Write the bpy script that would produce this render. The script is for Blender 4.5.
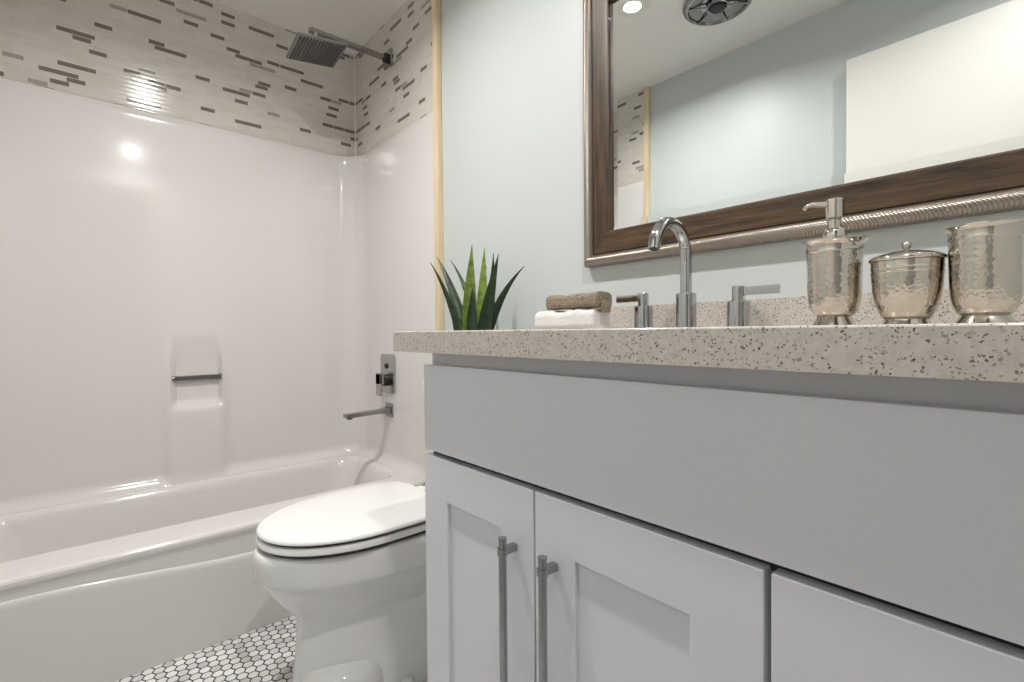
import bpy, bmesh, math, random
from mathutils import Vector, Matrix
R = math.radians
PI = math.pi
S = bpy.context.scene
COL = S.collection
for o in list(bpy.data.objects):
    bpy.data.objects.remove(o)

# ------------------------------------------------------------------ camera, world, exposure
cd = bpy.data.cameras.new('camera')
cam = bpy.data.objects.new('camera', cd)
COL.objects.link(cam)
FPX = 489.37
cd.sensor_width = 36.0
cd.lens = FPX / 1024.0 * 36.0
cd.clip_start = 0.02
fw = Vector((-0.75424512, 0.65634894, -0.01789904))
rt = Vector((0.65654436, 0.75424065, -0.00839856))
up = Vector((-0.0079878, 0.01808609, 0.99980453))
cam.matrix_world = Matrix(((rt.x, up.x, -fw.x, 0.0), (rt.y, up.y, -fw.y, -1.0294),
                           (rt.z, up.z, -fw.z, 0.9143), (0, 0, 0, 1)))
S.camera = cam

W = bpy.data.worlds.new('world')
S.world = W
W.use_nodes = True
W.node_tree.nodes['Background'].inputs[0].default_value = (0.86, 0.92, 1.0, 1)
W.node_tree.nodes['Background'].inputs[1].default_value = 0.3
S.view_settings.view_transform = 'Standard'
S.view_settings.look = 'None'
S.view_settings.gamma = 1.0
S.view_settings.use_curve_mapping = False
S.view_settings.exposure = 0.80

CAN_LEFT, CAN_RIGHT = 8.6, 6.0   # watts of the two recessed lamps (over the toilet, over the vanity front)
HALL_FILL_W = 0.15           # watts of the fill lamp added in the unseen hall

def hall_fill():  # unseen soft lamp, added as fill light through the doorway
    l = bpy.data.lights.new('hall_fill', 'AREA')
    l.shape = 'DISK'; l.size = 0.5; l.energy = HALL_FILL_W; l.color = (1.0, 0.97, 0.94)
    o = bpy.data.objects.new('hall_fill', l)
    COL.objects.link(o)
    o.location = (0.95, -1.05, 2.24)
    return o
hall_fill()

# ------------------------------------------------------------------ materials
def srgb(r, g, b):
    f = lambda c: (c / 255.0) / 12.92 if c / 255.0 <= 0.04045 else ((c / 255.0 + 0.055) / 1.055) ** 2.4
    return (f(r), f(g), f(b), 1.0)

class NT:
    """small helper around a node tree"""
    def __init__(self, name):
        self.m = bpy.data.materials.new(name)
        self.m.use_nodes = True
        self.t = self.m.node_tree
        self.b = self.t.nodes['Principled BSDF']
    def n(self, typ, **kw):
        x = self.t.nodes.new(typ)
        for k, v in kw.items():
            setattr(x, k, v)
        return x
    def l(self, a, b):
        self.t.links.new(a, b)
    def math(self, op, a, b=None, c=None):
        x = self.n('ShaderNodeMath', operation=op)
        for i, v in enumerate((a, b, c)):
            if v is None: continue
            if isinstance(v, (int, float)): x.inputs[i].default_value = v
            else: self.l(v, x.inputs[i])
        return x.outputs[0]
    def mix(self, fac, a, b):
        x = self.n('ShaderNodeMix', data_type='RGBA')
        if isinstance(fac, (int, float)): x.inputs[0].default_value = fac
        else: self.l(fac, x.inputs[0])
        for i, v in ((6, a), (7, b)):
            if isinstance(v, tuple): x.inputs[i].default_value = v
            else: self.l(v, x.inputs[i])
        return x.outputs[2]
    def pos(self):
        return self.n('ShaderNodeTexCoord').outputs['Object']
    def sep(self, v):
        x = self.n('ShaderNodeSeparateXYZ'); self.l(v, x.inputs[0]); return x.outputs
    def comb(self, a, b, c=0.0):
        x = self.n('ShaderNodeCombineXYZ')
        for i, v in enumerate((a, b, c)):
            if isinstance(v, (int, float)): x.inputs[i].default_value = v
            else: self.l(v, x.inputs[i])
        return x.outputs[0]
    def white(self, v):
        x = self.n('ShaderNodeTexWhiteNoise', noise_dimensions='3D'); self.l(v, x.inputs['Vector'])
        return x.outputs['Value']
    def noise(self, v, scale, detail=2.0, rough=0.5):
        x = self.n('ShaderNodeTexNoise'); self.l(v, x.inputs['Vector'])
        x.inputs['Scale'].default_value = scale; x.inputs['Detail'].default_value = detail
        x.inputs['Roughness'].default_value = rough
        return x.outputs['Fac']
    def ramp(self, fac, stops, interp='LINEAR'):
        x = self.n('ShaderNodeValToRGB'); x.color_ramp.interpolation = interp
        e = x.color_ramp.elements
        while len(e) < len(stops): e.new(0.5)
        for i, (p, c) in enumerate(stops):
            e[i].position = p; e[i].color = c
        self.l(fac, x.inputs[0])
        return x.outputs[0]
    def bump(self, h, strength, dist=0.001):
        x = self.n('ShaderNodeBump'); x.inputs['Strength'].default_value = strength
        x.inputs['Distance'].default_value = dist
        self.l(h, x.inputs['Height']); self.l(x.outputs[0], self.b.inputs['Normal'])
    def set(self, col=None, rough=None, metal=None, spec=None, coat=None):
        B = self.b.inputs
        if col is not None:
            if isinstance(col, tuple): B['Base Color'].default_value = col
            else: self.l(col, B['Base Color'])
        if rough is not None:
            if isinstance(rough, (int, float)): B['Roughness'].default_value = rough
            else: self.l(rough, B['Roughness'])
        if metal is not None: B['Metallic'].default_value = metal
        if spec is not None: B['Specular IOR Level'].default_value = spec
        if coat is not None: B['Coat Weight'].default_value = coat; B['Coat Roughness'].default_value = 0.05
        return self.m

def plain(name, col, rough, metal=0.0, bump=None, var=0.0, spec=None, coat=None):
    t = NT(name)
    p = t.pos()
    c = col
    if var:
        f = t.noise(p, 9.0, 3.0)
        d = tuple(x * (1 - var) for x in col[:3]) + (1,)
        c = t.mix(f, d, col)
    if bump:
        t.bump(t.noise(p, bump[0], 3.0), bump[1], bump[2])
    return t.set(c, rough, metal, spec, coat)

M = {}
M['wall'] = plain('wall_paint', srgb(201, 207, 206), 0.42, bump=(160, 0.25, 0.0006))
M['ceiling'] = plain('ceiling_paint', srgb(240, 237, 231), 0.7, bump=(120, 0.3, 0.001))
M['door'] = plain('door_paint', srgb(232, 229, 222), 0.4)
M['acrylic'] = plain('tub_acrylic', srgb(226, 222, 219), 0.13, coat=0.3)
M['ceramic'] = plain('white_ceramic', srgb(236, 235, 233), 0.07, coat=0.4)
M['seat'] = plain('toilet_seat_plastic', srgb(240, 239, 237), 0.16)
M['vanity'] = plain('vanity_lacquer', srgb(224, 224, 230), 0.16, coat=0.2)
M['chrome'] = plain('chrome', (0.52, 0.52, 0.53, 1), 0.06, 1.0)
M['chrome_dull'] = plain('brushed_chrome', (0.34, 0.34, 0.34, 1), 0.18, 1.0)
M['black'] = plain('black_rubber', (0.012, 0.012, 0.012, 1), 0.5)
M['bar_metal'] = plain('dark_satin_metal', (0.22, 0.21, 0.20, 1), 0.25, 1.0)
M['chrome_dark'] = plain('dark_chrome', (0.36, 0.36, 0.37, 1), 0.09, 1.0)
M['satin'] = plain('satin_chrome', (0.50, 0.49, 0.48, 1), 0.22, 1.0)
M['strip'] = plain('grey_silicone', srgb(66, 66, 66), 0.4)
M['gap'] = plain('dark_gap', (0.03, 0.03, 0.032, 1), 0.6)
M['pine'] = None
M['mirror'] = plain('mirror_silver', (0.86, 0.885, 0.88, 1), 0.004, 1.0)
M['pot'] = plain('grey_pot', srgb(150, 148, 144), 0.5, var=0.15)
M['soil'] = plain('soil', srgb(60, 48, 38), 0.9, bump=(90, 1.0, 0.006), var=0.4)

def em(name, col, st):
    t = NT(name)
    t.b.inputs['Base Color'].default_value = (0.8, 0.8, 0.8, 1)
    t.b.inputs['Emission Color'].default_value = col
    t.b.inputs['Emission Strength'].default_value = st
    return t.m
M['lamp'] = em('lamp_lens', (1.0, 0.975, 0.95, 1), 14.0)

def wood(name, axis, dark, light, scale=1.0, rough=0.45):
    t = NT(name)
    p = t.pos()
    mp = t.n('ShaderNodeMapping'); t.l(p, mp.inputs[0])
    sc = [60.0 * scale] * 3; sc[axis] = 5.0 * scale
    mp.inputs['Scale'].default_value = sc
    a = t.noise(mp.outputs[0], 1.0, 5.0, 0.62)
    mp2 = t.n('ShaderNodeMapping'); t.l(p, mp2.inputs[0])
    sc2 = [260.0 * scale] * 3; sc2[axis] = 12.0 * scale
    mp2.inputs['Scale'].default_value = sc2
    b = t.noise(mp2.outputs[0], 1.0, 3.0, 0.6)
    f = t.math('ADD', t.math('MULTIPLY', a, 0.65), t.math('MULTIPLY', b, 0.35))
    c = t.ramp(f, [(0.38, dark), (0.62, light)])
    t.bump(f, 0.35, 0.002)
    return t.set(c, rough)
M['wood_x'] = wood('weathered_wood_level', 0, srgb(34, 24, 14), srgb(94, 72, 47))
M['wood_z'] = wood('weathered_wood_upright', 2, srgb(34, 24, 14), srgb(94, 72, 47))
M['pine'] = wood('pine_strip', 2, srgb(212, 188, 150), srgb(232, 214, 180), 0.5, 0.5)

def ribbed():
    t = NT('ribbed_silver_moulding')
    x, y, z = t.sep(t.pos())
    s = t.math('ADD', t.math('ADD', x, z), t.math('MULTIPLY', y, 0.8))
    w = t.math('SINE', t.math('MULTIPLY', s, 2 * PI / 0.0055))
    t.bump(w, 0.35, 0.0008)
    c = t.mix(t.math('MULTIPLY_ADD', w, 0.5, 0.5), srgb(140, 132, 122), srgb(172, 162, 151))
    return t.set(c, 0.3, 0.85)
M['ribbed'] = ribbed()

def hammered(name='hammered_nickel', bump=0.2):
    t = NT(name)
    p = t.pos()
    v = t.n('ShaderNodeTexVoronoi', feature='SMOOTH_F1'); t.l(p, v.inputs['Vector'])
    v.inputs['Scale'].default_value = 210.0; v.inputs['Smoothness'].default_value = 0.6
    t.bump(v.outputs['Distance'], bump, 0.0022)
    return t.set((0.60, 0.555, 0.49, 1), 0.14, 1.0)
M['hammer'] = hammered()
M['nickel'] = plain('polished_nickel', (0.60, 0.56, 0.50, 1), 0.11, 1.0)

def terry(name, c0, c1, sc):
    t = NT(name)
    p = t.pos()
    n = t.noise(p, sc, 4.0, 0.7)
    c = t.ramp(n, [(0.35, c0), (0.65, c1)])
    t.bump(n, 0.9, 0.004)
    return t.set(c, 0.95, spec=0.1)
M['terry_white'] = terry('white_terry', srgb(232, 228, 224), srgb(250, 248, 246), 330)
M['terry_grey'] = terry('taupe_terry', srgb(104, 94, 80), srgb(184, 170, 150), 300)

def leafmat():
    t = NT('leaf_green')
    x, y, z = t.sep(t.pos())
    oi = t.n('ShaderNodeObjectInfo')
    n = t.noise(t.pos(), 60, 3.0)
    f = t.math('ADD', t.math('MULTIPLY', oi.outputs['Random'], 0.75), t.math('MULTIPLY', n, 0.3))
    c = t.ramp(f, [(0.25, srgb(30, 44, 28)), (0.62, srgb(60, 88, 38)), (0.98, srgb(118, 142, 58))])
    t.bump(n, 0.3, 0.001)
    return t.set(c, 0.4)

def leafcol(name, a, b):
    t = NT(name)
    n = t.noise(t.pos(), 55, 3.0)
    c = t.ramp(n, [(0.3, a), (0.7, b)])
    return t.set(c, 0.38)
M['leaf_dark'] = leafcol('leaf_dark_green', srgb(30, 46, 30), srgb(58, 80, 46))
M['leaf_light'] = leafcol('leaf_light_green', srgb(98, 130, 46), srgb(150, 172, 84))

def quartz():
    t = NT('speckled_quartz')
    p = t.pos()
    wob = t.n('ShaderNodeTexNoise'); t.l(p, wob.inputs['Vector']); wob.inputs['Scale'].default_value = 380
    vm = t.n('ShaderNodeVectorMath', operation='MULTIPLY_ADD')
    t.l(wob.outputs['Color'], vm.inputs[0]); vm.inputs[1].default_value = (0.0045, 0.0045, 0.0045); t.l(p, vm.inputs[2])
    q = vm.outputs[0]
    base = t.ramp(t.noise(p, 140, 4.0, 0.7), [(0.3, srgb(192, 184, 175)), (0.7, srgb(212, 205, 197))])
    def layer(cur, scale, thr, keep, c0, c1):
        v = t.n('ShaderNodeTexVoronoi'); t.l(q, v.inputs['Vector']); v.inputs['Scale'].default_value = scale
        rgb = t.n('ShaderNodeSeparateColor'); t.l(v.outputs['Color'], rgb.inputs[0])
        a = t.math('LESS_THAN', v.outputs['Distance'], t.math('MULTIPLY', rgb.outputs[1], thr))
        k = t.math('LESS_THAN', rgb.outputs[0], keep)
        col = t.mix(rgb.outputs[2], c0, c1)
        return t.mix(t.math('MULTIPLY', a, k), cur, col)
    c = layer(base, 200, 0.42, 0.22, srgb(150, 140, 130), srgb(190, 182, 174))
    c = layer(c, 290, 0.48, 0.36, srgb(104, 92, 82), srgb(170, 158, 146))
    c = layer(c, 430, 0.48, 0.40, srgb(60, 52, 48), srgb(130, 118, 108))
    return t.set(c, 0.14)
M['quartz'] = quartz()

def mosaic():
    t = NT('strip_mosaic_tile')
    x, y, z = t.sep(t.pos())
    u = t.math('ADD', x, t.math('MULTIPLY', y, -1.0))
    v = t.math('DIVIDE', z, 0.0172)
    row = t.math('FLOOR', v); fv = t.math('FRACT', v)
    rr = t.white(t.comb(row, 3.3, 1.7))
    uu = t.math('ADD', t.math('DIVIDE', u, 0.105), t.math('MULTIPLY', rr, 9.0))
    cell = t.math('FLOOR', uu); fu = t.math('FRACT', uu)
    sp = t.math('GREATER_THAN', t.white(t.comb(cell, row, 0.5)), 0.35)
    h2 = t.math('MULTIPLY', fu, 2.0)
    sub = t.math('MULTIPLY', t.math('FLOOR', h2), sp)
    f2 = t.math('ADD', t.math('MULTIPLY', t.math('FRACT', h2), sp),
                t.math('MULTIPLY', fu, t.math('SUBTRACT', 1.0, sp)))
    cid = t.comb(t.math('MULTIPLY_ADD', cell, 2.0, sub), row, 5.1)
    rnd = t.white(cid)
    c = t.ramp(rnd, [(0.0, srgb(213, 207, 198)), (0.4, srgb(219, 213, 205)), (0.76, srgb(215, 209, 200)),
                     (0.85, srgb(168, 161, 152)), (0.885, srgb(122, 115, 106))], 'CONSTANT')
    wu = t.math('DIVIDE', 0.05, t.math('ADD', 1.0, t.math('SUBTRACT', 1.0, sp)))
    gv = t.math('LESS_THAN', fv, 0.13)
    gu = t.math('LESS_THAN', f2, wu)
    g = t.math('MAXIMUM', gv, gu)
    c2 = t.mix(g, c, srgb(214, 208, 199))
    dome = t.math('MULTIPLY', t.math('SUBTRACT', 1.0, g),
                  t.math('MULTIPLY_ADD', t.math('SINE', t.math('MULTIPLY', fv, PI)), 0.35, 0.65))
    t.bump(dome, 0.35, 0.0012)
    t.l(t.math('MULTIPLY_ADD', g, 0.5, 0.12), t.b.inputs['Roughness'])
    return t.set(c2)
M['mosaic'] = mosaic()

def hexfloor():
    t = NT('hex_marble_mosaic')
    P = 0.0272
    x, y, z = t.sep(t.pos())
    px = t.math('DIVIDE', x, P); py = t.math('DIVIDE', y, P)
    SQ = math.sqrt(3)
    def cellof(ox, oy):
        ax = t.math('ADD', px, ox); ay = t.math('ADD', py, oy)
        gx = t.math('SUBTRACT', t.math('FLOORED_MODULO', ax, 1.0), 0.5)
        gy = t.math('SUBTRACT', t.math('FLOORED_MODULO', ay, SQ), SQ / 2)
        d2 = t.math('ADD', t.math('MULTIPLY', gx, gx), t.math('MULTIPLY', gy, gy))
        return gx, gy, d2
    a = cellof(0.0, 0.0); b = cellof(0.5, SQ / 2)
    s = t.math('LESS_THAN', a[2], b[2])
    def sel(p, q):
        return t.math('ADD', t.math('MULTIPLY', p, s), t.math('MULTIPLY', q, t.math('SUBTRACT', 1.0, s)))
    gx = sel(a[0], b[0]); gy = sel(a[1], b[1])
    agx = t.math('ABSOLUTE', gx); agy = t.math('ABSOLUTE', gy)
    d = t.math('MAXIMUM', agx, t.math('ADD', t.math('MULTIPLY', agx, 0.5), t.math('MULTIPLY', agy, SQ / 2)))
    idx = t.math('ROUND', t.math('MULTIPLY', t.math('SUBTRACT', px, gx), 4.0))
    idy = t.math('ROUND', t.math('MULTIPLY', t.math('SUBTRACT', py, gy), 4.0))
    rnd = t.white(t.comb(idx, idy, 2.2))
    n = t.noise(t.pos(), 60, 4.0, 0.6)
    f = t.math('ADD', t.math('MULTIPLY', rnd, 0.8), t.math('MULTIPLY', n, 0.3))
    c = t.ramp(f, [(0.12, srgb(196, 195, 193)), (0.55, srgb(226, 225, 223)), (1.0, srgb(246, 245, 243))])
    tile = t.math('LESS_THAN', d, 0.435)
    c2 = t.mix(tile, srgb(30, 28, 28), c)
    t.bump(tile, 0.5, 0.001)
    t.l(t.math('MULTIPLY_ADD', tile, -0.45, 0.7), t.b.inputs['Roughness'])
    return t.set(c2)
M['hex'] = hexfloor()

# ------------------------------------------------------------------ mesh helpers
OFF = {}
class MB:
    def __init__(self):
        self.bm = bmesh.new()
    def box(self, a, b, bev=0.0, seg=2, mat=None):
        a = Vector(a); b = Vector(b)
        t = bmesh.new()
        bmesh.ops.create_cube(t, size=1.0)
        for v in t.verts:
            v.co = Vector(((a.x + b.x) / 2 + v.co.x * (b.x - a.x), (a.y + b.y) / 2 + v.co.y * (b.y - a.y),
                           (a.z + b.z) / 2 + v.co.z * (b.z - a.z)))
        if bev:
            bmesh.ops.bevel(t, geom=t.edges[:], offset=bev, segments=seg, profile=0.5, affect='EDGES')
        self.merge(t, mat)
        return self
    def merge(self, t, mat=None):
        if mat is not None:
            bmesh.ops.transform(t, matrix=mat, verts=t.verts[:])
        mp = {v: self.bm.verts.new(v.co) for v in t.verts}
        for f in t.faces:
            try: self.bm.faces.new([mp[v] for v in f.verts])
            except ValueError: pass
        t.free()
    def loft(self, rings, cap0=True, cap1=True, closed=True):
        vs = [[self.bm.verts.new(p) for p in r] for r in rings]
        n = len(vs[0])
        for a, b in zip(vs[:-1], vs[1:]):
            for i in range(n if closed else n - 1):
                j = (i + 1) % n
                self.bm.faces.new((a[i], a[j], b[j], b[i]))
        if cap0: self.bm.faces.new(vs[0][::-1])
        if cap1: self.bm.faces.new(vs[-1])
        return self
    def lathe(self, prof, c=(0, 0, 0), seg=48, axis='z', cap0=True, cap1=True):
        rings = []
        for r, h in prof:
            ring = []
            for i in range(seg):
                a = 2 * PI * i / seg
                x, y = max(r, 1e-5) * math.cos(a), max(r, 1e-5) * math.sin(a)
                p = {'z': (x, y, h), 'y': (x, h, -y), 'x': (h, x, y)}[axis]
                ring.append((c[0] + p[0], c[1] + p[1], c[2] + p[2]))
            rings.append(ring)
        return self.loft(rings, cap0, cap1)
    def tube(self, pts, r, seg=16, cap=True):
        pts = [Vector(p) for p in pts]
        rad = r if isinstance(r, (list, tuple)) else [r] * len(pts)
        rings = []
        prev = None
        for i, p in enumerate(pts):
            d = (pts[min(i + 1, len(pts) - 1)] - pts[max(i - 1, 0)]).normalized()
            if prev is None:
                s = Vector((0, 0, 1)) if abs(d.z) < 0.9 else Vector((1, 0, 0))
                u = d.cross(s).normalized()
            else:
                u = (prev - d * prev.dot(d)).normalized()
            prev = u
            w = d.cross(u)
            rings.append([p + (u * math.cos(2 * PI * k / seg) + w * math.sin(2 * PI * k / seg)) * rad[i] for k in range(seg)])
        return self.loft(rings, cap, cap)
    def build(self, name, mat, parent=None, smooth=40):
        bm = self.bm
        bmesh.ops.recalc_face_normals(bm, faces=bm.faces[:])
        off = OFF.get(parent.name, Vector((0, 0, 0))) if parent else Vector((0, 0, 0))
        for v in bm.verts: v.co -= off
        for f in bm.faces: f.smooth = True
        for e in bm.edges:
            if len(e.link_faces) == 2 and e.calc_face_angle(0.0) > R(smooth): e.smooth = False
        me = bpy.data.meshes.new(name)
        bm.to_mesh(me); bm.free()
        o = bpy.data.objects.new(name, me)
        COL.objects.link(o)
        me.materials.append(M[mat])
        wn = o.modifiers.new('weighted_normal', 'WEIGHTED_NORMAL'); wn.keep_sharp = True; wn.weight = 80
        if parent: o.parent = parent
        OFF[o.name] = off
        return o

def weld(o, angle=40):
    """merge the closing ring of a loft and mark its sharp edges again"""
    bm = bmesh.new(); bm.from_mesh(o.data); bmesh.ops.remove_doubles(bm, verts=bm.verts, dist=1e-6)
    bmesh.ops.recalc_face_normals(bm, faces=bm.faces[:])
    for e in bm.edges: e.smooth = not (len(e.link_faces) == 2 and e.calc_face_angle(0.0) > R(angle))
    bm.to_mesh(o.data); bm.free(); return o
def thing(name, label, cat, loc, group=None):
    o = bpy.data.objects.new(name, None)
    o.empty_display_size = 0.05
    COL.objects.link(o)
    o.location = loc
    OFF[o.name] = Vector(loc)
    o['label'] = label; o['category'] = cat
    if group: o['group'] = group
    return o
def tag(o, label, cat, group=None):
    o['label'] = label; o['category'] = cat
    if group: o['group'] = group
    return o
def struct(o, label=None):
    o['kind'] = 'structure'
    if label: o['label'] = label
    return o

# ------------------------------------------------------------------ constants of the room
XL, XR = -2.34, 0.165       # room, left to right
YF = -1.41                  # wall facing the mirror (the mirror wall is y = 0)
ZC = 2.282                  # ceiling
TT = 0.01                   # tile thickness
ZCT = 0.918                 # counter top
YCF = -0.5623               # counter front
ZS = 1.768                  # top of the shower surround

# ------------------------------------------------------------------ room shell
struct(MB().box((XL - .1, YF - .1, -.06), (1.5, .1, 0)).build('floor', 'hex'), 'white hexagon mosaic floor with dark grout')
struct(MB().box((XL - .1, YF - .1, ZC), (1.5, .1, ZC + .06)).build('ceiling', 'ceiling'), 'plain off-white ceiling')
struct(MB().box((XL - .1, 0, 0), (1.5, .1, ZC)).build('wall_back', 'wall'), 'pale blue-grey wall behind the vanity')
struct(MB().box((XL - .1, YF, 0), (XL, 0, ZC)).build('wall_left', 'wall'), 'wall behind the bathtub')
struct(MB().box((XL - .1, YF - .1, 0), (1.5, YF, ZC)).build('wall_front', 'wall'), 'pale blue-grey wall facing the mirror')
w = MB()
w.box((XR, -.62, 0), (XR + .11, 0, ZC)); w.box((XR, YF, 2.05), (XR + .11, -.62, ZC))
struct(w.build('wall_right', 'wall'), 'wall with the doorway beside the vanity')
struct(MB().box((1.4, YF, 0), (1.5, 0, ZC)).build('wall_hall', 'wall'), 'hall wall outside the doorway')
w = MB()
w.box((XR - .012, -.62, 0), (XR + .122, -.56, 2.11), .003); w.box((XR - .012, YF + .002, 2.05), (XR + .122, -.62, 2.11), .003)
struct(w.build('trim_1', 'door'), 'white casing of the doorway')

# tiles above the surround, on three sides of the tub
struct(MB().box((XL, YF + TT, ZS - .004), (XL + TT, -TT, ZC)).build('wall_tile_left', 'mosaic'), 'grey strip mosaic tile above the long side of the tub')
struct(MB().box((XL, -TT, ZS - .004), (-1.606, 0, ZC)).build('wall_tile_back', 'mosaic'), 'grey strip mosaic tile above the tub on the shower wall')
struct(MB().box((XL, YF, ZS - .004), (-1.606, YF + TT, ZC)).build('wall_tile_front', 'mosaic'), 'grey strip mosaic tile above the tub on the far end')

struct(MB().box((XL + TT - .001, -TT - .005, ZS - .002), (XL + TT + .005, -TT + .001, ZC), .002).build('trim_4', 'door'), 'white caulk bead in the tile corner')
for i, y0, y1 in ((2, -.024, 0.0), (3, YF, YF + .024)):
    struct(MB().box((-1.604, y0, 0), (-1.573, y1, ZC), .004).build('trim_%d' % i, 'pine'), 'raw pine edge strip beside the tub')

# ------------------------------------------------------------------ shower surround
def surround():
    xi, yi0, yi1 = XL + TT, -TT + .004, YF + TT - .004
    r = .13
    path = []                                                        # (x, y, nx, ny)
    n = 26
    for i in range(n + 1):
        path.append((-1.606 + (xi + r + 1.614) * i / n, yi0, 0, -1))
    for i in range(1, 12):
        a = PI / 2 + (PI / 2) * i / 12
        path.append((xi + r + r * math.cos(a), yi0 - r + r * math.sin(a), -math.cos(a), -math.sin(a)))
    m = 96
    for i in range(m + 1):
        path.append((xi, yi0 - r + (yi1 + r - yi0 + r) * i / m, 1, 0))
    for i in range(1, 12):
        a = PI + (PI / 2) * i / 12
        path.append((xi + r + r * math.cos(a), yi1 + r + r * math.sin(a), -math.cos(a), -math.sin(a)))
    for i in range(n + 1):
        path.append((xi + r + (-1.606 - xi - r) * i / n, yi1, 0, 1))
    def sm(t): t = max(0.0, min(1.0, t)); return t * t * (3 - 2 * t)
    def off(z, x, y, nx):
        t = max(0.0, (z - (ZS - .03)) / .03)
        o = .022 - .012 * t * t
        o *= .62 + .38 * abs(nx)
        cove = .0275 * max(0.0, 1 - (z - .3352) / .05) ** 2.2
        if nx > .99:
            pil = sm((y + .83) / .05) * sm((-.575 - y) / .05) * sm((.98 - z) / .30)
            o += .022 * pil
            cove *= 1 - .80 * pil
            nic = sm((y + .782) / .012) * sm((-.610 - y) / .012) * sm((z - .622) / .03) * sm((.93 - z) / .16)
            o -= .030 * nic
        return o + cove
    zs = [.3352 + .0035 * k for k in range(15)] + [.388 + .0143 * k for k in range(100)]
    zs = [z for z in zs if z < ZS - .004] + [ZS - .004, ZS]
    mb = MB()
    rings = []
    for z in zs:
        rings.append([(x + nx * (off(z, x, y, nx) - (.004 if z == ZS else 0)), y + ny * (off(z, x, y, nx) - (.004 if z == ZS else 0)), z) for x, y, nx, ny in path])
    rings.append([(x - nx * .002, y - ny * .002, ZS) for x, y, nx, ny in path])
    rings.append([(x - nx * .002, y - ny * .002, .3352) for x, y, nx, ny in path])
    mb.loft(rings + [rings[0]], False, False, False)
    o = mb.build('shower_surround', 'acrylic', None, 60)
    weld(o, 50)
    return tag(o, 'glossy white moulded shower wall surround with a niche above the bathtub', 'shower surround')
surround()

# ------------------------------------------------------------------ bathtub
def rrect(x0, x1, y0, y1, r, z, k=10):
    pts = []
    for cx, cy, a0 in ((x1 - r, y1 - r, 0), (x0 + r, y1 - r, PI / 2), (x0 + r, y0 + r, PI), (x1 - r, y0 + r, 1.5 * PI)):
        for i in range(k + 1):
            a = a0 + PI / 2 * i / k
            pts.append((cx + r * math.cos(a), cy + r * math.sin(a), z))
    return pts
def bathtub():
    t = thing('bathtub', 'white alcove bathtub with sculpted front apron beside the toilet', 'bathtub', (-1.99, -.705, 0))
    x0, x1, y0, y1 = XL + .001, -1.657, YF + .003, -.003
    zr = .335
    rings = [rrect(x0, x1 - .006, y0, y1, .004, .05), rrect(x0, x1 - .004, y0, y1, .004, zr - .014),
             rrect(x0, x1 - .001, y0, y1, .004, zr - .011), rrect(x0, x1 - .003, y0, y1, .004, zr - .005), rrect(x0 + .003, x1 - .008, y0 + .003, y1 - .003, .004, zr - .001), rrect(x0 + .006, x1 - .014, y0 + .006, y1 - .006, .004, zr)]
    for dx, z, r in ((0, zr, .08), (.008, zr - .0015, .08), (.016, zr - .006, .08), (.024, zr - .015, .085), (.030, zr - .035, .09), (.036, zr - .07, .10),
                     (.050, .16, .12), (.065, .105, .12), (.10, .082, .12), (.16, .072, .12)):
        rings.append(rrect(-2.278 + dx, -1.797 - dx, YF + .055 + dx * 1.6, -.052 - dx * 1.4, r, z))
    MB().loft(rings, True, True).build('basin', 'acrylic', t, 55)
    # apron: a profile swept along the tub with a rounded ridge that dips towards the shower wall
    rings = []
    for k in range(41):
        y = y0 + (y1 - y0) * k / 40
        s = max(0.0, min(1.0, (-.60 - y) / .60))
        zr2 = .243 + .042 * s * s * (3 - 2 * s)
        pr = [(x1 - .03, zr - .012), (x1 - .001, zr - .012), (x1, zr - .019), (x1 - .003, zr - .026), (x1 - .007, (zr + zr2) / 2), (x1 - .011, zr2 + .014),
              (x1 - .010, zr2 + .006), (x1 - .003, zr2 - .001), (x1 + .001, zr2 - .007), (x1 + .002, zr2 - .018),
              (x1 + .001, .12), (x1, .001), (x1 - .03, .001)]
        rings.append([(a, y, b) for a, b in pr])
    MB().loft(rings, True, True).build('apron', 'acrylic', t, 60)
    # drain and overflow
    MB().lathe([(.033, .0), (.033, .006), (.020, .008), (.001, .008)], (-2.05, -.30, .072), 24).build('drain', 'chrome', t)
bathtub()

# grab bar across the niche
g = thing('grab_bar', 'slim chrome bar across the moulded niche of the shower wall', 'grab bar', (-2.29, -.695, .744))
MB().box((-2.311, -.777, .735), (-2.297, -.615, .753), .003).build('bar', 'bar_metal', g)
for y in (-.7765, -.6155):
    MB().lathe([(.012, -.003), (.012, .003)], (-2.304, y, .744), 20, 'y').build('end_cap', 'chrome_dull', g)

# ------------------------------------------------------------------ shower valve, tub spout, shower head
YW = -.0205
v = thing('shower_valve', 'chrome rectangular shower valve plate with lever above the tub spout', 'shower valve', (-1.994, YW, .735))
def plate(x0, x1, z0, z1, ya, yb, r):
    rings = []
    for y, d in ((ya, 0), (yb + .002, 0), (yb, .002)):
        rings.append([(p[0], y, p[1]) for p in rrect(x0 + d, x1 - d, z0 + d, z1 - d, r, 0, 6)])
    return MB().loft(rings)
plate(-2.058, -1.930, .650, .822, YW + .0002, YW - .008, .018).build('plate', 'satin', v)
mb = MB(); t_ = bmesh.new(); bmesh.ops.create_cube(t_, size=1)
mb.merge(t_, Matrix.Translation((-1.998, YW - .009, .770)) @ Matrix.Rotation(PI / 4, 4, 'Y') @ Matrix.Diagonal((.017, .010, .017, 1)))
mb.build('diverter', 'black', v)
MB().lathe([(.026, YW - .006), (.026, YW - .024), (.023, YW - .028), (.001, YW - .028)], (-1.993, 0, .708), 32, 'y').build('valve_hub', 'black', v)
mb = MB(); mb.box((-2.020, YW - .050, .690), (-1.978, YW - .026, .738), .003); mb.box((-2.020, YW - .050, .640), (-1.978, YW - .038, .738), .003)
mb.build('lever', 'satin', v)
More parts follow.
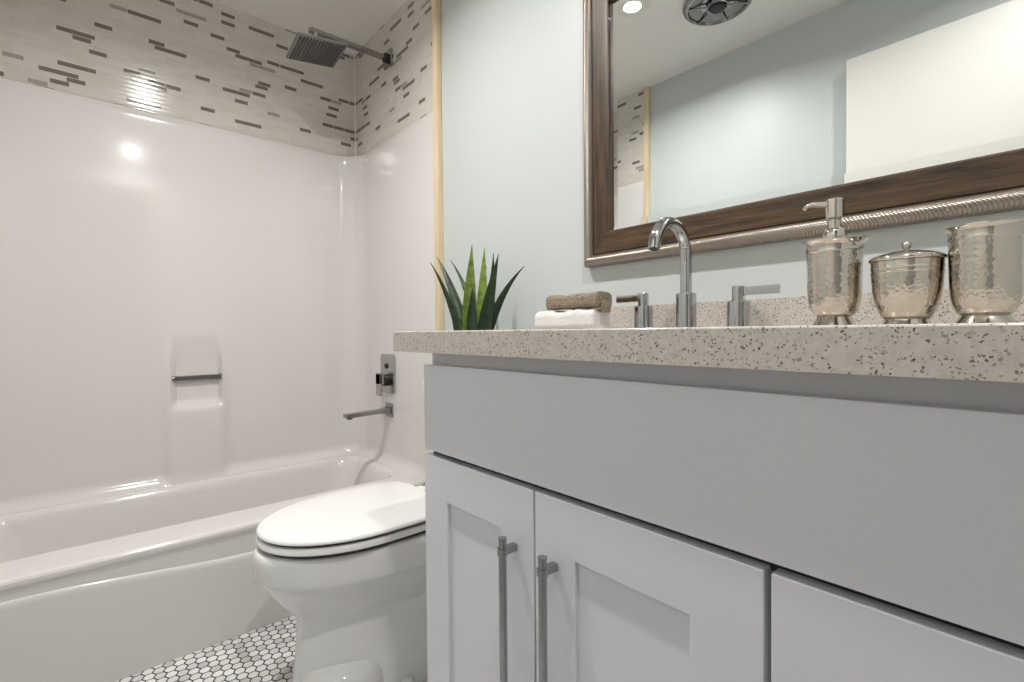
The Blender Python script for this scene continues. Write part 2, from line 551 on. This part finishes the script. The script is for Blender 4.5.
s = thing('tub_spout', 'long flat chrome tub spout on the shower wall below the valve', 'tub spout', (-1.987, YW, .576))
mb = plate(-2.018, -1.956, .545, .607, YW + .0002, YW - .006, .006); mb.build('escutcheon', 'chrome_dull', s)
rings = []
for y, hw, za, zb in ((YW, .020, .558, .590), (YW - .03, .018, .562, .586), (YW - .05, .017, .566, .583), (YW - .20, .017, .562, .579), (YW - .205, .015, .564, .577)):
    rings.append([(-1.987 - hw, y, za), (-1.987 + hw, y, za), (-1.987 + hw, y, zb), (-1.987 - hw, y, zb)])
MB().loft(rings).build('spout_body', 'chrome_dull', s)
MB().lathe([(.011, .556), (.011, .564)], (-1.987, YW - .183, 0), 20).build('aerator', 'black', s)

h = thing('rain_shower', 'square chrome rain shower head on a wall arm above the tub', 'shower head', (-1.973, -.012, 2.109))
plate(-2.008, -1.938, 2.074, 2.144, -.006, -.020, .004).build('flange', 'chrome_dull', h)
MB().lathe([(.020, -.018), (.020, -.034), (.016, -.038)], (-1.973, 0, 2.109), 28, 'y').build('collar', 'black', h)
rings = []
for y, z in ((-.02, 2.109), (-.345, 2.104), (-.350, 2.102)):
    rings.append([(-1.985, y, z - .0072), (-1.961, y, z - .0072), (-1.961, y, z + .0072), (-1.985, y, z + .0072)])
MB().loft(rings).build('arm', 'chrome_dull', h)
HM = Matrix.Translation((-1.971, -.323, 2.030)) @ Matrix.Rotation(-.068, 4, 'Z') @ Matrix.Rotation(-.02, 4, 'Y') @ Matrix.Rotation(.115, 4, 'X')
mb = MB(); mb.tube([(-1.973, -.325, 2.099), (-1.973, -.325, 2.065)], .012, 20); mb.lathe([(.018, 2.075), (.022, 2.065), (.022, 2.048), (.012, 2.042)], (-1.973, -.325, 0), 28)
mb.build('ball_joint', 'chrome', h)
mb = MB(); t_ = bmesh.new(); bmesh.ops.create_cube(t_, size=1); bmesh.ops.scale(t_, vec=(.187, .187, .012), verts=t_.verts)
bmesh.ops.bevel(t_, geom=t_.edges[:], offset=.002, segments=2, affect='EDGES'); mb.merge(t_, HM)
hd = mb.build('head_plate', 'chrome_dull', h)
mb = MB()
for k in range(14):
    t_ = bmesh.new(); bmesh.ops.create_cube(t_, size=1)
    mb.merge(t_, HM @ Matrix.Translation((0, -.080 + k * .160 / 13, -.0075)) @ Matrix.Diagonal((.168, .0062, .004, 1)))
mb.build('nozzle_strips', 'strip', hd)

# ------------------------------------------------------------------ toilet
def egg(w, yb, yf, z, cx=-1.19, n=56, back=2.8):
    """egg outline, squarer at the back, round at the front"""
    pts = []
    ym = yb + (yf - yb) * .46
    for i in range(n):
        a = 2 * PI * i / n
        c, s_ = math.cos(a), math.sin(a)
        if s_ >= 0:                                                  # front half, towards -y
            p = (cx + w * math.copysign(abs(c) ** .96, c), ym + (yf - ym) * abs(s_) ** 1.0, z)
        else:
            e = 2.0 / back
            p = (cx + w * math.copysign(abs(c) ** e, c), ym + (yb - ym) * abs(s_) ** e, z)
        pts.append(p)
    return pts
TX = -1.242
def toilet():
    t = thing('toilet', 'white elongated toilet with closed lid between the bathtub and the vanity', 'toilet', (TX, -.40, 0))
    rings = [egg(.130, -.10, -.671, .001, TX), egg(.130, -.10, -.671, .015, TX), egg(.124, -.10, -.666, .05, TX), egg(.116, -.10, -.657, .12, TX),
             egg(.110, -.10, -.653, .18, TX), egg(.110, -.10, -.651, .215, TX), egg(.122, -.09, -.668, .240, TX), egg(.142, -.08, -.690, .266, TX),
             egg(.157, -.07, -.709, .292, TX), egg(.168, -.06, -.723, .314, TX), egg(.1745, -.05, -.731, .326, TX), egg(.180, -.05, -.738, .333, TX), egg(.1845, -.05, -.743, .340, TX),
             egg(.186, -.05, -.746, .352, TX), egg(.186, -.05, -.746, .390, TX), egg(.184, -.05, -.742, .402, TX), egg(.178, -.055, -.735, .4085, TX)]
    mb = MB().loft(rings)
    # the raised lobe of the foot at the front
    lobe = []
    for z, d in ((.001, 0), (.050, .002), (.078, .007), (.097, .018), (.108, .034), (.113, .055), (.115, .080)):
        lobe.append([(TX + .040 + (.104 - d) * math.cos(2 * PI * i / 48), -.556 - (.108 - d) * math.sin(2 * PI * i / 48), z) for i in range(48)])
    mb.loft(lobe)
    # trapway shape at the side behind the pedestal
    mb.tube([(TX + .085, -.42, .30), (TX + .098, -.34, .27), (TX + .10, -.26, .20), (TX + .10, -.20, .10), (TX + .10, -.17, .02)], [.04, .045, .045, .04, .04], 18)
    mb.tube([(TX - .085, -.42, .30), (TX - .098, -.34, .27), (TX - .10, -.26, .20), (TX - .10, -.20, .10), (TX - .10, -.17, .02)], [.04, .045, .045, .04, .04], 18)
    mb.build('bowl', 'ceramic', t, 50)
    for sx in (-1, 1):
        MB().lathe([(.017, 0), (.017, .012), (.013, .022), (.001, .026)], (TX + sx * .126, -.425, .012), 20).build('bolt_cap', 'seat', t)
    def slab(name, z0, z1, w, yb, yf, dome=0.0):
        rr = [egg(w - .006, yb - .003, yf + .006, z0, TX, back=5), egg(w, yb, yf, z0 + .004, TX, back=5), egg(w, yb, yf, z1 - .006, TX, back=5),
              egg(w - .003, yb - .002, yf + .003, z1 - .002, TX, back=5), egg(w - .009, yb - .006, yf + .009, z1, TX, back=5)]
        if dome:
            rr += [egg(w * .75, yb - .05, yf + .06, z1 + dome * .7, TX, back=5), egg(w * .35, yb - .13, yf + .15, z1 + dome, TX, back=5)]
        return MB().loft(rr).build(name, 'seat', t, 45)
    slab('seat_gap_shade', .406, .420, .169, -.30, -.724).data.materials[0] = M['gap']  # near-black slab standing in for the shade under the seat
    slab('seat', .4165, .4340, .180, -.285, -.737)
    slab('lid_gap_shade', .432, .442, .170, -.30, -.725).data.materials[0] = M['gap']  # near-black slab standing in for the shade between lid and seat
    slab('lid', .4392, .4530, .179, -.285, -.736, .003)
    for sx in (-1, 1):
        MB().box((TX + sx * .075 - .02, -.284, .404), (TX + sx * .075 + .02, -.245, .440), .006).build('hinge', 'seat', t)
    rr = [[(p[0], p[1], z) for p in rrect(TX - w_, TX + w_, -.215 + d, -.02, .03, 0, 6)] for z, w_, d in ((.395, .125, .02), (.43, .130, .008), (.70, .141, 0), (.735, .141, 0))]
    MB().loft(rr).build('tank', 'ceramic', t, 50)
    rr = [[(p[0], p[1], z) for p in rrect(TX - w_, TX + w_, -.222, -.014, .03, 0, 6)] for z, w_ in ((.735, .143), (.742, .146), (.757, .146), (.763, .140))]
    MB().loft(rr).build('tank_lid', 'ceramic', t, 50)
    mb = MB(); mb.tube([(TX + .08, -.212, .68), (TX + .08, -.232, .68)], .010, 16); mb.box((TX + .03, -.240, .672), (TX + .09, -.230, .688), .003)
    mb.build('flush_lever', 'chrome', t)
toilet()

# ------------------------------------------------------------------ potted plant on the tank
def plant():
    b = Vector((-1.215, -.115, .7635))
    t = thing('potted_plant', 'spiky green succulent with long pointed leaves on the toilet tank', 'plant', b)
    prof = [(.044, 0), (.046, .003), (.056, .066), (.060, .070), (.060, .080), (.055, .080), (.052, .070), (.001, .070)]
    MB().lathe(prof, b, 40).build('pot', 'pot', t)
    MB().lathe([(.0515, .0705), (.049, .074), (.001, .077)], b, 32).build('soil', 'soil', t)
    c = b + Vector((0, 0, .074))
    # base shift (x, y), tip, sag of the middle (x, y, z), half width, tone
    LV = [((-.030, -.026), (-1.282, -.240, 1.129), (.018, .02, .03), .0135, 'leaf_dark'),
          ((-.030, -.004), (-1.403, -.140, 1.171), (.040, .0, .03), .0150, 'leaf_dark'),
          ((-.020, .022), (-1.455, -.050, 1.172), (.06, .0, .045), .0085, 'leaf_dark'),
          ((.000, -.026), (-1.122, -.200, 1.164), (-.012, .0, .0), .0190, 'leaf_light'),
          ((.012, .004), (-1.180, -.110, 1.175), (.0, .0, .0), .0160, 'leaf_light'),
          ((.020, .010), (-1.168, -.085, 1.158), (.008, .0, .0), .0150, 'leaf_dark'),
          ((.028, -.016), (-1.041, -.170, 1.130), (-.010, .0, .0), .0170, 'leaf_dark'),
          ((.032, -.006), (-.985, -.125, 1.094), (-.042, .0, .060), .0115, 'leaf_dark'),
          ((-.012, .026), (-1.255, -.045, 1.130), (-.02, .0, .03), .0080, 'leaf_dark'),
          ((-.016, -.030), (-1.215, -.215, 1.020), (.0, .0, .02), .0150, 'leaf_dark'),
          ((.014, -.030), (-1.115, -.205, 1.040), (.0, .0, .02), .0150, 'leaf_dark'),
          ((-.034, .012), (-1.360, -.080, 1.020), (.02, .0, .04), .0120, 'leaf_dark')]
    viewer = Vector((-1.2, -1.5, 0.1)).normalized()
    for (bx, by), tip, sag, hw, tone in LV:
        hw *= 1.3
        p0 = c + Vector((bx, by, -.004)); p2 = Vector(tip)
        p1 = (p0 + p2) / 2 + Vector(sag)
        # face of the leaf looks inward and up: broad side set square to its lean
        lean = Vector((p2.x - c.x, p2.y - c.y, 0))
        if lean.length < .05: lean = Vector((.6, -.8, 0))
        side = Vector((-lean.y, lean.x, 0)).normalized()
        side = (side * .75 + Vector((.75, .66, 0)) * (1 if side.dot(Vector((.75, .66, 0))) > 0 else -1) * .55).normalized()
        rings = []
        N = 22
        for k in range(N + 1):
            u = k / N
            p = p0 * (1 - u) ** 2 + p1 * 2 * u * (1 - u) + p2 * u * u
            d = ((p1 - p0) * (1 - u) + (p2 - p1) * u).normalized()
            s_ = (side - d * side.dot(d)).normalized()
            nrm = s_.cross(d)
            w_ = hw * (0.72 + 1.1 * u - 1.1 * u * u) * max(0.0, 1 - u ** 2.4) + .0006
            th = .0040 * (1 - u) + .0008
            rings.append([p + s_ * w_ + nrm * w_ * .35, p + s_ * w_ * .5 + nrm * (w_ * .06 + th * .5), p + nrm * (th * .35), p - s_ * w_ * .5 + nrm * (w_ * .06 + th * .5), p - s_ * w_ + nrm * w_ * .35,
                          p - s_ * w_ * .5 - nrm * (th - w_ * .06), p - nrm * th, p + s_ * w_ * .5 - nrm * (th - w_ * .06)])
        MB().loft(rings).build('leaf', tone, t, 60)
plant()

# ------------------------------------------------------------------ vanity cabinet
XV0, XV1 = -.8315, XR - .004
YP = -.535                  # face of doors and false front
def vanity():
    t = thing('vanity_cabinet', 'pale grey shaker vanity cabinet under the speckled counter', 'cabinet', (-.33, -.26, 0))
    mb = MB()
    mb.box((XV0, -.515, .10), (XV1, -.495, .878), .001); mb.box((XV0, -.495, .10), (XV0 + .018, -.004, .878)); mb.box((XV1 - .018, -.495, .10), (XV1, -.004, .878))
    mb.box((XV0 + .018, -.495, .10), (XV1 - .018, -.004, .118)); mb.box((XV0 + .018, -.012, .118), (XV1 - .018, -.004, .878)); mb.box((XV0, -.455, 0), (XV1, -.02, .10))
    mb.build('carcass', 'vanity', t)
    MB().box((XV0, YP, .6894), (XV1, -.5155, .8535), .0015).build('false_front', 'vanity', t)
    MB().box((XV0 + .004, -.5165, .674), (XV1 - .004, -.5152, .6955)).build('gap_shade_strip', 'gap', t)  # dark strip painted in as the shade between false front and doors
    def door(x0, x1, handle_x=None):
        z0, z1 = .112, .6797
        st, rl = .0785, .0785
        mb = MB()
        mb.box((x0, YP, z0), (x0 + st, -.5155, z1), .0022); mb.box((x1 - st, YP, z0), (x1, -.5155, z1), .0022)
        # rails let in between the stiles, edges eased only where they are free
        mb.box((x0 + st - .003, YP + .0001, z1 - rl), (x1 - st + .003, -.5155, z1 - .0001), .0015)
        mb.box((x0 + st - .003, YP + .0001, z0 + .0001), (x1 - st + .003, -.5155, z0 + rl), .0015)
        d = mb.build('door', 'vanity', t)
        MB().box((x0 + st - .004, YP + .0065, z0 + rl - .004), (x1 - st + .004, -.517, z1 - rl + .004)).build('door_panel', 'vanity', d)
        if handle_x is not None:
            yb = YP - .026
            mb = MB()
            mb.tube([(handle_x, yb, .602), (handle_x, yb, .245)], .0062, 20)
            for zz in (.584, .2615):
                mb.lathe([(.0062, zz - .006), (.0082, zz - .005), (.0082, zz + .005), (.0062, zz + .006)], (handle_x, yb, 0), 20)
                mb.box((handle_x - .0055, yb, zz - .0055), (handle_x + .0055, YP - .0005, zz + .0055), .001)
            for zz in (.603, .244):
                mb.lathe([(.0050, zz - .002), (.0068, zz - .0015), (.0068, zz + .0015), (.005, zz + .002)], (handle_x, yb, 0), 20)
            mb.build('handle', 'chrome_dark', d)
        return d
    door(XV0, -.5238, -.564); door(-.5205, -.1968, -.4785); 
    MB().box((-.1908, YP, .112), (XV1, -.5155, .6797), .0022).build('drawer_front', 'vanity', t)
vanity()

def slab_with_hole():
    x0, x1, y0, y1 = -.9034, XR - .001, YCF, -.001
    hx0, hx1, hy0, hy1 = -.745, -.313, -.455, -.150
    L = []
    for d, z in ((0, .878), (0, ZCT - .0025), (.0008, ZCT - .0008), (.0025, ZCT)):
        L.append(rrect(x0 + d, x1 - d, y0 + d, y1 - d, .003, z))
    for d, z in ((.002, ZCT), (0, ZCT - .002), (0, .878)):
        L.append(rrect(hx0 - d, hx1 + d, hy0 - d, hy1 + d, .13, z))
    return MB().loft(L + [L[0]], False, False)
sk = thing('sink', 'white undermount sink bowl set into the counter before the faucet', 'sink', (-.529, -.3025, .878))
L = [rrect(-.752 - d, -.306 + d, -.462 - d, -.143 + d, .13, z) for d, z in ((.012, .8775), (0, .8775), (-.006, .84), (-.02, .78), (-.05, .75), (-.09, .742), (-.12, .740))]
MB().loft(L + [rrect(-.752 - d, -.306 + d, -.462 - d, -.143 + d, .13, z) for d, z in ((-.12, .732), (-.05, .738), (-.012, .77), (.006, .84), (.012, .87))], False, False).build('bowl', 'ceramic', sk, 60)
MB().lathe([(.030, 0), (.030, .004), (.018, .006), (.001, .006)], (-.529, -.3025, .739), 28).build('drain', 'chrome', sk)
MB().lathe([(.103, 0), (.1032, .0005), (.001, .0006)], (-.529, -.3025, .7385), 40).build('bowl_floor', 'ceramic', sk)
tag(weld(slab_with_hole().build('countertop', 'quartz')), 'thick speckled beige quartz countertop on the vanity', 'countertop')
tag(MB().box((-.9034, -.021, ZCT), (XR - .001, -.001, .9772), .0015).build('backsplash', 'quartz'), 'low speckled beige quartz backsplash along the mirror wall', 'backsplash')

# ------------------------------------------------------------------ faucet
def faucet():
    fx, fy, z = -.529, -.09, ZCT
    t = thing('faucet', 'chrome gooseneck faucet with two lever handles on the counter', 'faucet', (fx, fy, z))
    MB().lathe([(.0205, 0), (.0205, .072), (.0195, .0735), (.010, .0735)], (fx, fy, z), 36).build('spout_base', 'chrome', t)
    pts = [(fx, fy, z + .06), (fx, fy, z + .12)]
    zc = z + .153
    pts.append((fx, fy, zc))
    for k in range(1, 25):
        a = R(166) * k / 24
        pts.append((fx, fy - .058 + .058 * math.cos(a), zc + .058 * math.sin(a)))
    pts.append((fx, fy - .058 - .058 * math.cos(R(14)) - .0035, zc + .058 * math.sin(R(14)) - .014))
    sp = MB().tube(pts, .0118, 24).build('spout', 'chrome', t, 60)
    e = Vector(pts[-1]); dn = (e - Vector(pts[-2])).normalized()
    MB().tube([e - dn * .004, e + dn * .0006], .0082, 20).build('aerator', 'black', sp)
    for hx, sx, L in ((-.632, -1, .072), (-.421, 1, .074)):
        hd = MB().lathe([(.0205, 0), (.0205, .050), (.0195, .0515), (.0118, .0515), (.0118, .079), (.0108, .0805), (.001, .0805)], (hx, fy, z), 32).build('handle', 'chrome', t)
        a, b = sorted((hx + sx * .006, hx + sx * L))
        MB().box((a, fy - .0035, z + .0625), (b, fy + .0035, z + .0785), .0012).build('lever', 'chrome', hd)
faucet()

# ------------------------------------------------------------------ counter accessories
def dispenser():
    c = (-.232, -.20, ZCT)
    t = thing('soap_dispenser', 'tall hammered nickel soap dispenser with pump, nearest the faucet', 'soap dispenser', c)
    MB().lathe([(.0275, 0), (.0275, .002), (.0225, .013), (.0215, .0155)], c, 48).build('foot', 'nickel', t)
    prof = [(.0215, .0155), (.026, .0185), (.0300, .026), (.0325, .036), (.0338, .050), (.0342, .07), (.0348, .095), (.0355, .108)]
    MB().lathe(prof, c, 64).build('body', 'hammer', t, 60)
    mb = MB().lathe([(.0355, .108), (.0365, .109), (.0365, .1105), (.0358, .112), (.0362, .1185), (.0385, .1225), (.0412, .1245), (.0412, .1262), (.036, .1275), (.001, .1280)], c, 64)
    mb.build('rim', 'nickel', t)
    pm = MB().lathe([(.0165, .127), (.0170, .130), (.0165, .1385), (.0130, .1425), (.0085, .1440), (.0085, .1555), (.0105, .1575), (.0120, .159), (.0120, .1845), (.0105, .1865), (.001, .187)], c, 36).build('pump', 'nickel', t)
    d = Vector((-.80, -.60, 0)).normalized()
    p = Vector(c) + Vector((0, 0, .180))
    MB().tube([p, p + d * .018, p + d * .030 + Vector((0, 0, .0005)), p + d * .037 + Vector((0, 0, -.002)), p + d * .040 + Vector((0, 0, -.006))], [.0045, .0042, .0036, .0032, .003], 14).build('nozzle', 'nickel', pm)
dispenser()
def jar():
    c = (-.148, -.20, ZCT)
    t = thing('lidded_jar', 'small rounded nickel jar with domed lid between dispenser and tumbler', 'jar', c)
    MB().lathe([(.0275, 0), (.0275, .0015), (.0245, .007), (.0240, .0095)], c, 48).build('foot', 'nickel', t)
    MB().lathe([(.0240, .0095), (.0275, .014), (.0315, .022), (.0350, .033), (.0375, .047), (.0385, .060), (.0390, .070)], c, 64).build('body', 'hammer', t, 60)
    mb = MB().lathe([(.0390, .070), (.0397, .0715), (.0390, .073), (.0392, .0765), (.0400, .078), (.0393, .0795), (.0395, .086)], c, 64)
    mb.build('band', 'nickel', t)
    ld = MB().lathe([(.0395, .0862), (.0415, .0875), (.0415, .0905), (.0395, .0925), (.030, .0965), (.018, .0995), (.007, .1008), (.001, .1010)], c, 64).build('lid', 'nickel', t, 60)
    MB().lathe([(.003, .1005), (.003, .1025), (.0052, .1045), (.0060, .1075), (.0052, .1105), (.0030, .1128), (.0003, .1134)], c, 24).build('knob', 'nickel', ld, 60)
jar()
def tumbler():
    c = (-.072, -.20, ZCT)
    t = thing('tumbler', 'open hammered nickel tumbler, rightmost of the three nickel vessels', 'tumbler', c)
    MB().lathe([(.0285, 0), (.0285, .002), (.0240, .010), (.0225, .0125)], c, 48).build('foot', 'nickel', t)
    MB().lathe([(.0225, .0125), (.0265, .016), (.0300, .023), (.0320, .033), (.0333, .048), (.0338, .07), (.0342, .090), (.0346, .1045)], c, 64).build('body', 'hammer', t, 60)
    mb = MB().lathe([(.0346, .1045), (.0356, .1055), (.0356, .107), (.0350, .1085), (.0354, .1145), (.0366, .118), (.0380, .1198), (.0378, .1212), (.0360, .1205), (.0340, .115), (.0325, .09), (.031, .04), (.026, .02), (.001, .018)], c, 64, cap0=False)
    mb.build('rim', 'nickel', t)
tumbler()

# ------------------------------------------------------------------ folded towels
def towel(name, x0, x1, y0, y1, z0, h, dip, mat, seed, droop=0.0):
    """a washcloth folded in a soft roll, lying along x; its side shows the lapped fold"""
    rnd = random.Random(seed)
    ph = [rnd.uniform(0, 6.28) for _ in range(6)]
    NX, NA = 44, 40
    rings = []
    for i in range(NX + 1):
        u = i / NX
        ease = min(1.0, min(u, 1 - u) / .035)
        e2 = math.sqrt(max(0.0, 1 - (1 - ease) ** 2)) * .16 + .84
        x = x0 + (x1 - x0) * u
        yc = (y0 + y1) / 2 + .003 * math.sin(7 * u + ph[0])
        hy = (y1 - y0) / 2 * e2
        hh = h * (1 - dip * math.exp(-((u - .42) / .16) ** 2) + .035 * math.sin(15 * u + ph[1])) * e2
        ring = []
        for k in range(NA):
            a = 2 * PI * k / NA
            c, s_ = math.cos(a), math.sin(a)
            yy = yc + hy * math.copysign(abs(c) ** .55, c)
            zz = z0 + hh / 2 + hh / 2 * math.copysign(abs(s_) ** .6, s_)
            if s_ < 0: zz = z0 + (h / 2) * (1 - abs(s_) ** .6) * (hh / h)
            # crease of the fold on the long side
            if c < -.6: yy += .0012 * math.exp(-((zz - z0 - hh * .48) / (.0035)) ** 2)
            zz += .0010 * math.sin(40 * u + 3 * a + ph[2]) * (1 if s_ > 0 else 0)
            xx = x + (.0025 * math.sin(3 * a + ph[3]) if i in (0, NX) else 0)
            ring.append((xx, yy, max(zz, z0)))
        rings.append(ring)
    mb = MB().loft(rings)
    if droop:                                                        # the end that hangs over its neighbour
        rr = []
        for k in range(9):
            u = k / 8
            x = x1 - .012 + .016 * math.sin(min(1, u * 1.6) * PI / 2)
            z = z0 + h * .80 - (h * .8 + droop) * u
            rr.append([(x - .008, y0 + .02, z), (x, y0 + .012, z), (x + .002, (y0 + y1) / 2, z), (x, y1 - .012, z), (x - .008, y1 - .02, z)])
        mb.loft(rr)
    return mb.build(name, mat, None, 70)
tag(towel('folded_towel', -.872, -.684, -.203, -.140, ZCT, .0480, .10, 'terry_white', 3), 'white terry washcloth folded flat on the counter under the taupe one', 'towel')
tag(towel('folded_towel', -.836, -.676, -.200, -.143, ZCT + .0496, .0335, .10, 'terry_grey', 8, .012), 'taupe terry washcloth folded on top of the white one', 'towel')

# ------------------------------------------------------------------ framed mirror
def mirror():
    x0, x1, z0, z1 = -.862, .060, 1.086, 1.832
    t = thing('wall_mirror', 'large mirror in dark wood frame with ribbed silver edge above the counter', 'mirror', ((x0 + x1) / 2, -.015, z0))
    mw, ww = .030, .054                                              # moulding and wood widths
    def mitred(d0, d1, prof):
        """four mitred bars between insets d0 and d1; prof gives (u 0..1, depth y)"""
        out = []
        for k in range(4):
            def P(u, y, end):
                d = d0 + (d1 - d0) * u
                xa, xb, za, zb = x0 + d, x1 - d, z0 + d, z1 - d
                return {0: ((xa, y, za), (xb, y, za)), 1: ((xb, y, za), (xb, y, zb)), 2: ((xb, y, zb), (xa, y, zb)), 3: ((xa, y, zb), (xa, y, za))}[k][end]
            out.append(MB().loft([[P(u, y, e) for u, y in prof] for e in (0, 1)]))
        return out
    bars = mitred(0, mw, [(0, -.002), (0, -.016), (.10, -.024), (.28, -.0305), (.5, -.033), (.72, -.0305), (.9, -.024), (1, -.016), (1, -.002)])
    for b in bars: b.build('outer_moulding', 'ribbed', t, 50)
    bars = mitred(mw - .0005, mw + ww, [(0, -.002), (0, -.0175), (.06, -.0205), (.5, -.0215), (.90, -.0235), (1, -.0215), (1, -.002)])
    for k, b in enumerate(bars): b.build('wood_frame', 'wood_x' if k in (0, 2) else 'wood_z', t, 50)
    # glass with a bevelled border
    d = mw + ww - .002
    gx0, gx1, gz0, gz1 = x0 + d, x1 - d, z0 + d, z1 - d
    bw = .022
    yo, yi = -.0118, -.0128
    R0 = [(gx0, yo, gz0), (gx1, yo, gz0), (gx1, yo, gz1), (gx0, yo, gz1)]
    R1 = [(gx0 + bw, yi, gz0 + bw), (gx1 - bw, yi, gz0 + bw), (gx1 - bw, yi, gz1 - bw), (gx0 + bw, yi, gz1 - bw)]
    Rb = [(p[0], -.003, p[2]) for p in R0]
    MB().loft([Rb, R0, R1]).build('glass', 'mirror', t, 1)
mirror()

# ------------------------------------------------------------------ ceiling fixtures
def can(x, y, label, watts):
    t = thing('recessed_light', label, 'ceiling light', (x, y, ZC), None)
    MB().lathe([(.036, -.0005), (.070, -.0005), (.071, -.004), (.066, -.007), (.040, -.007), (.0355, -.004)], (x, y, ZC), 48).build('trim_ring', 'door', t)
    MB().lathe([(.0355, -.001), (.0355, -.0035), (.025, -.0042), (.001, -.0042)], (x, y, ZC), 48).build('lens', 'lamp', t)
    l = bpy.data.lights.new('can_lamp', 'AREA'); l.energy = watts; l.color = (1.0, 0.975, 0.955)
    l.shape = 'DISK'; l.size = .068; l.spread = R(155)
    o = bpy.data.objects.new('can_lamp', l); COL.objects.link(o); o.parent = t; o.location = (0, 0, -.0065)
can(-1.229, -.752, 'round recessed ceiling light over the toilet, shining in the mirror', CAN_LEFT)
can(-.05, -.752, 'round recessed ceiling light over the vanity front', CAN_RIGHT)

def fan():
    x, y = -.985, -1.0
    t = thing('exhaust_fan', 'round grey ceiling exhaust fan with dark hub seen in the mirror', 'exhaust fan', (x, y, ZC))
    MB().lathe([(.100, -.0005), (.134, -.0005), (.137, -.006), (.134, -.016), (.124, -.024), (.116, -.024), (.112, -.016), (.100, -.012)], (x, y, ZC), 64).build('rim', 'chrome_dull', t)
    mb = MB().lathe([(.114, -.016), (.105, -.019), (.080, -.014), (.050, -.010), (.036, -.010)], (x, y, ZC), 64, cap0=False, cap1=False)
    mb.build('dish', 'bar_metal', t, 60)
    mb = MB()
    for k in range(6):
        a = 2 * PI * k / 6 + .4
        mb.tube([(x + .036 * math.cos(a), y + .036 * math.sin(a), ZC - .020), (x + .116 * math.cos(a), y + .116 * math.sin(a), ZC - .022)], .0035, 8)
    mb.tube([(x + .040 * math.cos(2 * PI * k / 40), y + .040 * math.sin(2 * PI * k / 40), ZC - .022) for k in range(41)], .004, 8)
    mb.build('grille', 'chrome_dull', t)
    MB().lathe([(.113, -.001), (.113, -.004), (.001, -.004)], (x, y, ZC), 48).build('recess', 'gap', t)
    MB().lathe([(.034, -.004), (.034, -.028), (.028, -.034), (.001, -.035)], (x, y, ZC), 40).build('hub', 'black', t)
fan()

# ------------------------------------------------------------------ door leaf folded back against the facing wall
DY = YF + .035
d = struct(MB().box((-.615, DY, .012), (XR - .012, DY + .035, 2.005), .002).build('door_1', 'door'), 'white door leaf open flat against the wall facing the mirror')
mb = MB()
mb.lathe([(.030, 0), (.030, .006), (.012, .010), (.010, .034), (.024, .044), (.027, .056), (.022, .066), (.001, .069)], (-.545, DY + .035, .96), 32, 'y')
mb.build('door_knob', 'chrome_dull', d)
mb = MB()
for z in (.25, 1.02, 1.80):
    mb.tube([(XR - .010, DY + .040, z - .045), (XR - .010, DY + .040, z + .045)], .006, 12)
mb.build('hinge', 'chrome_dull', d)
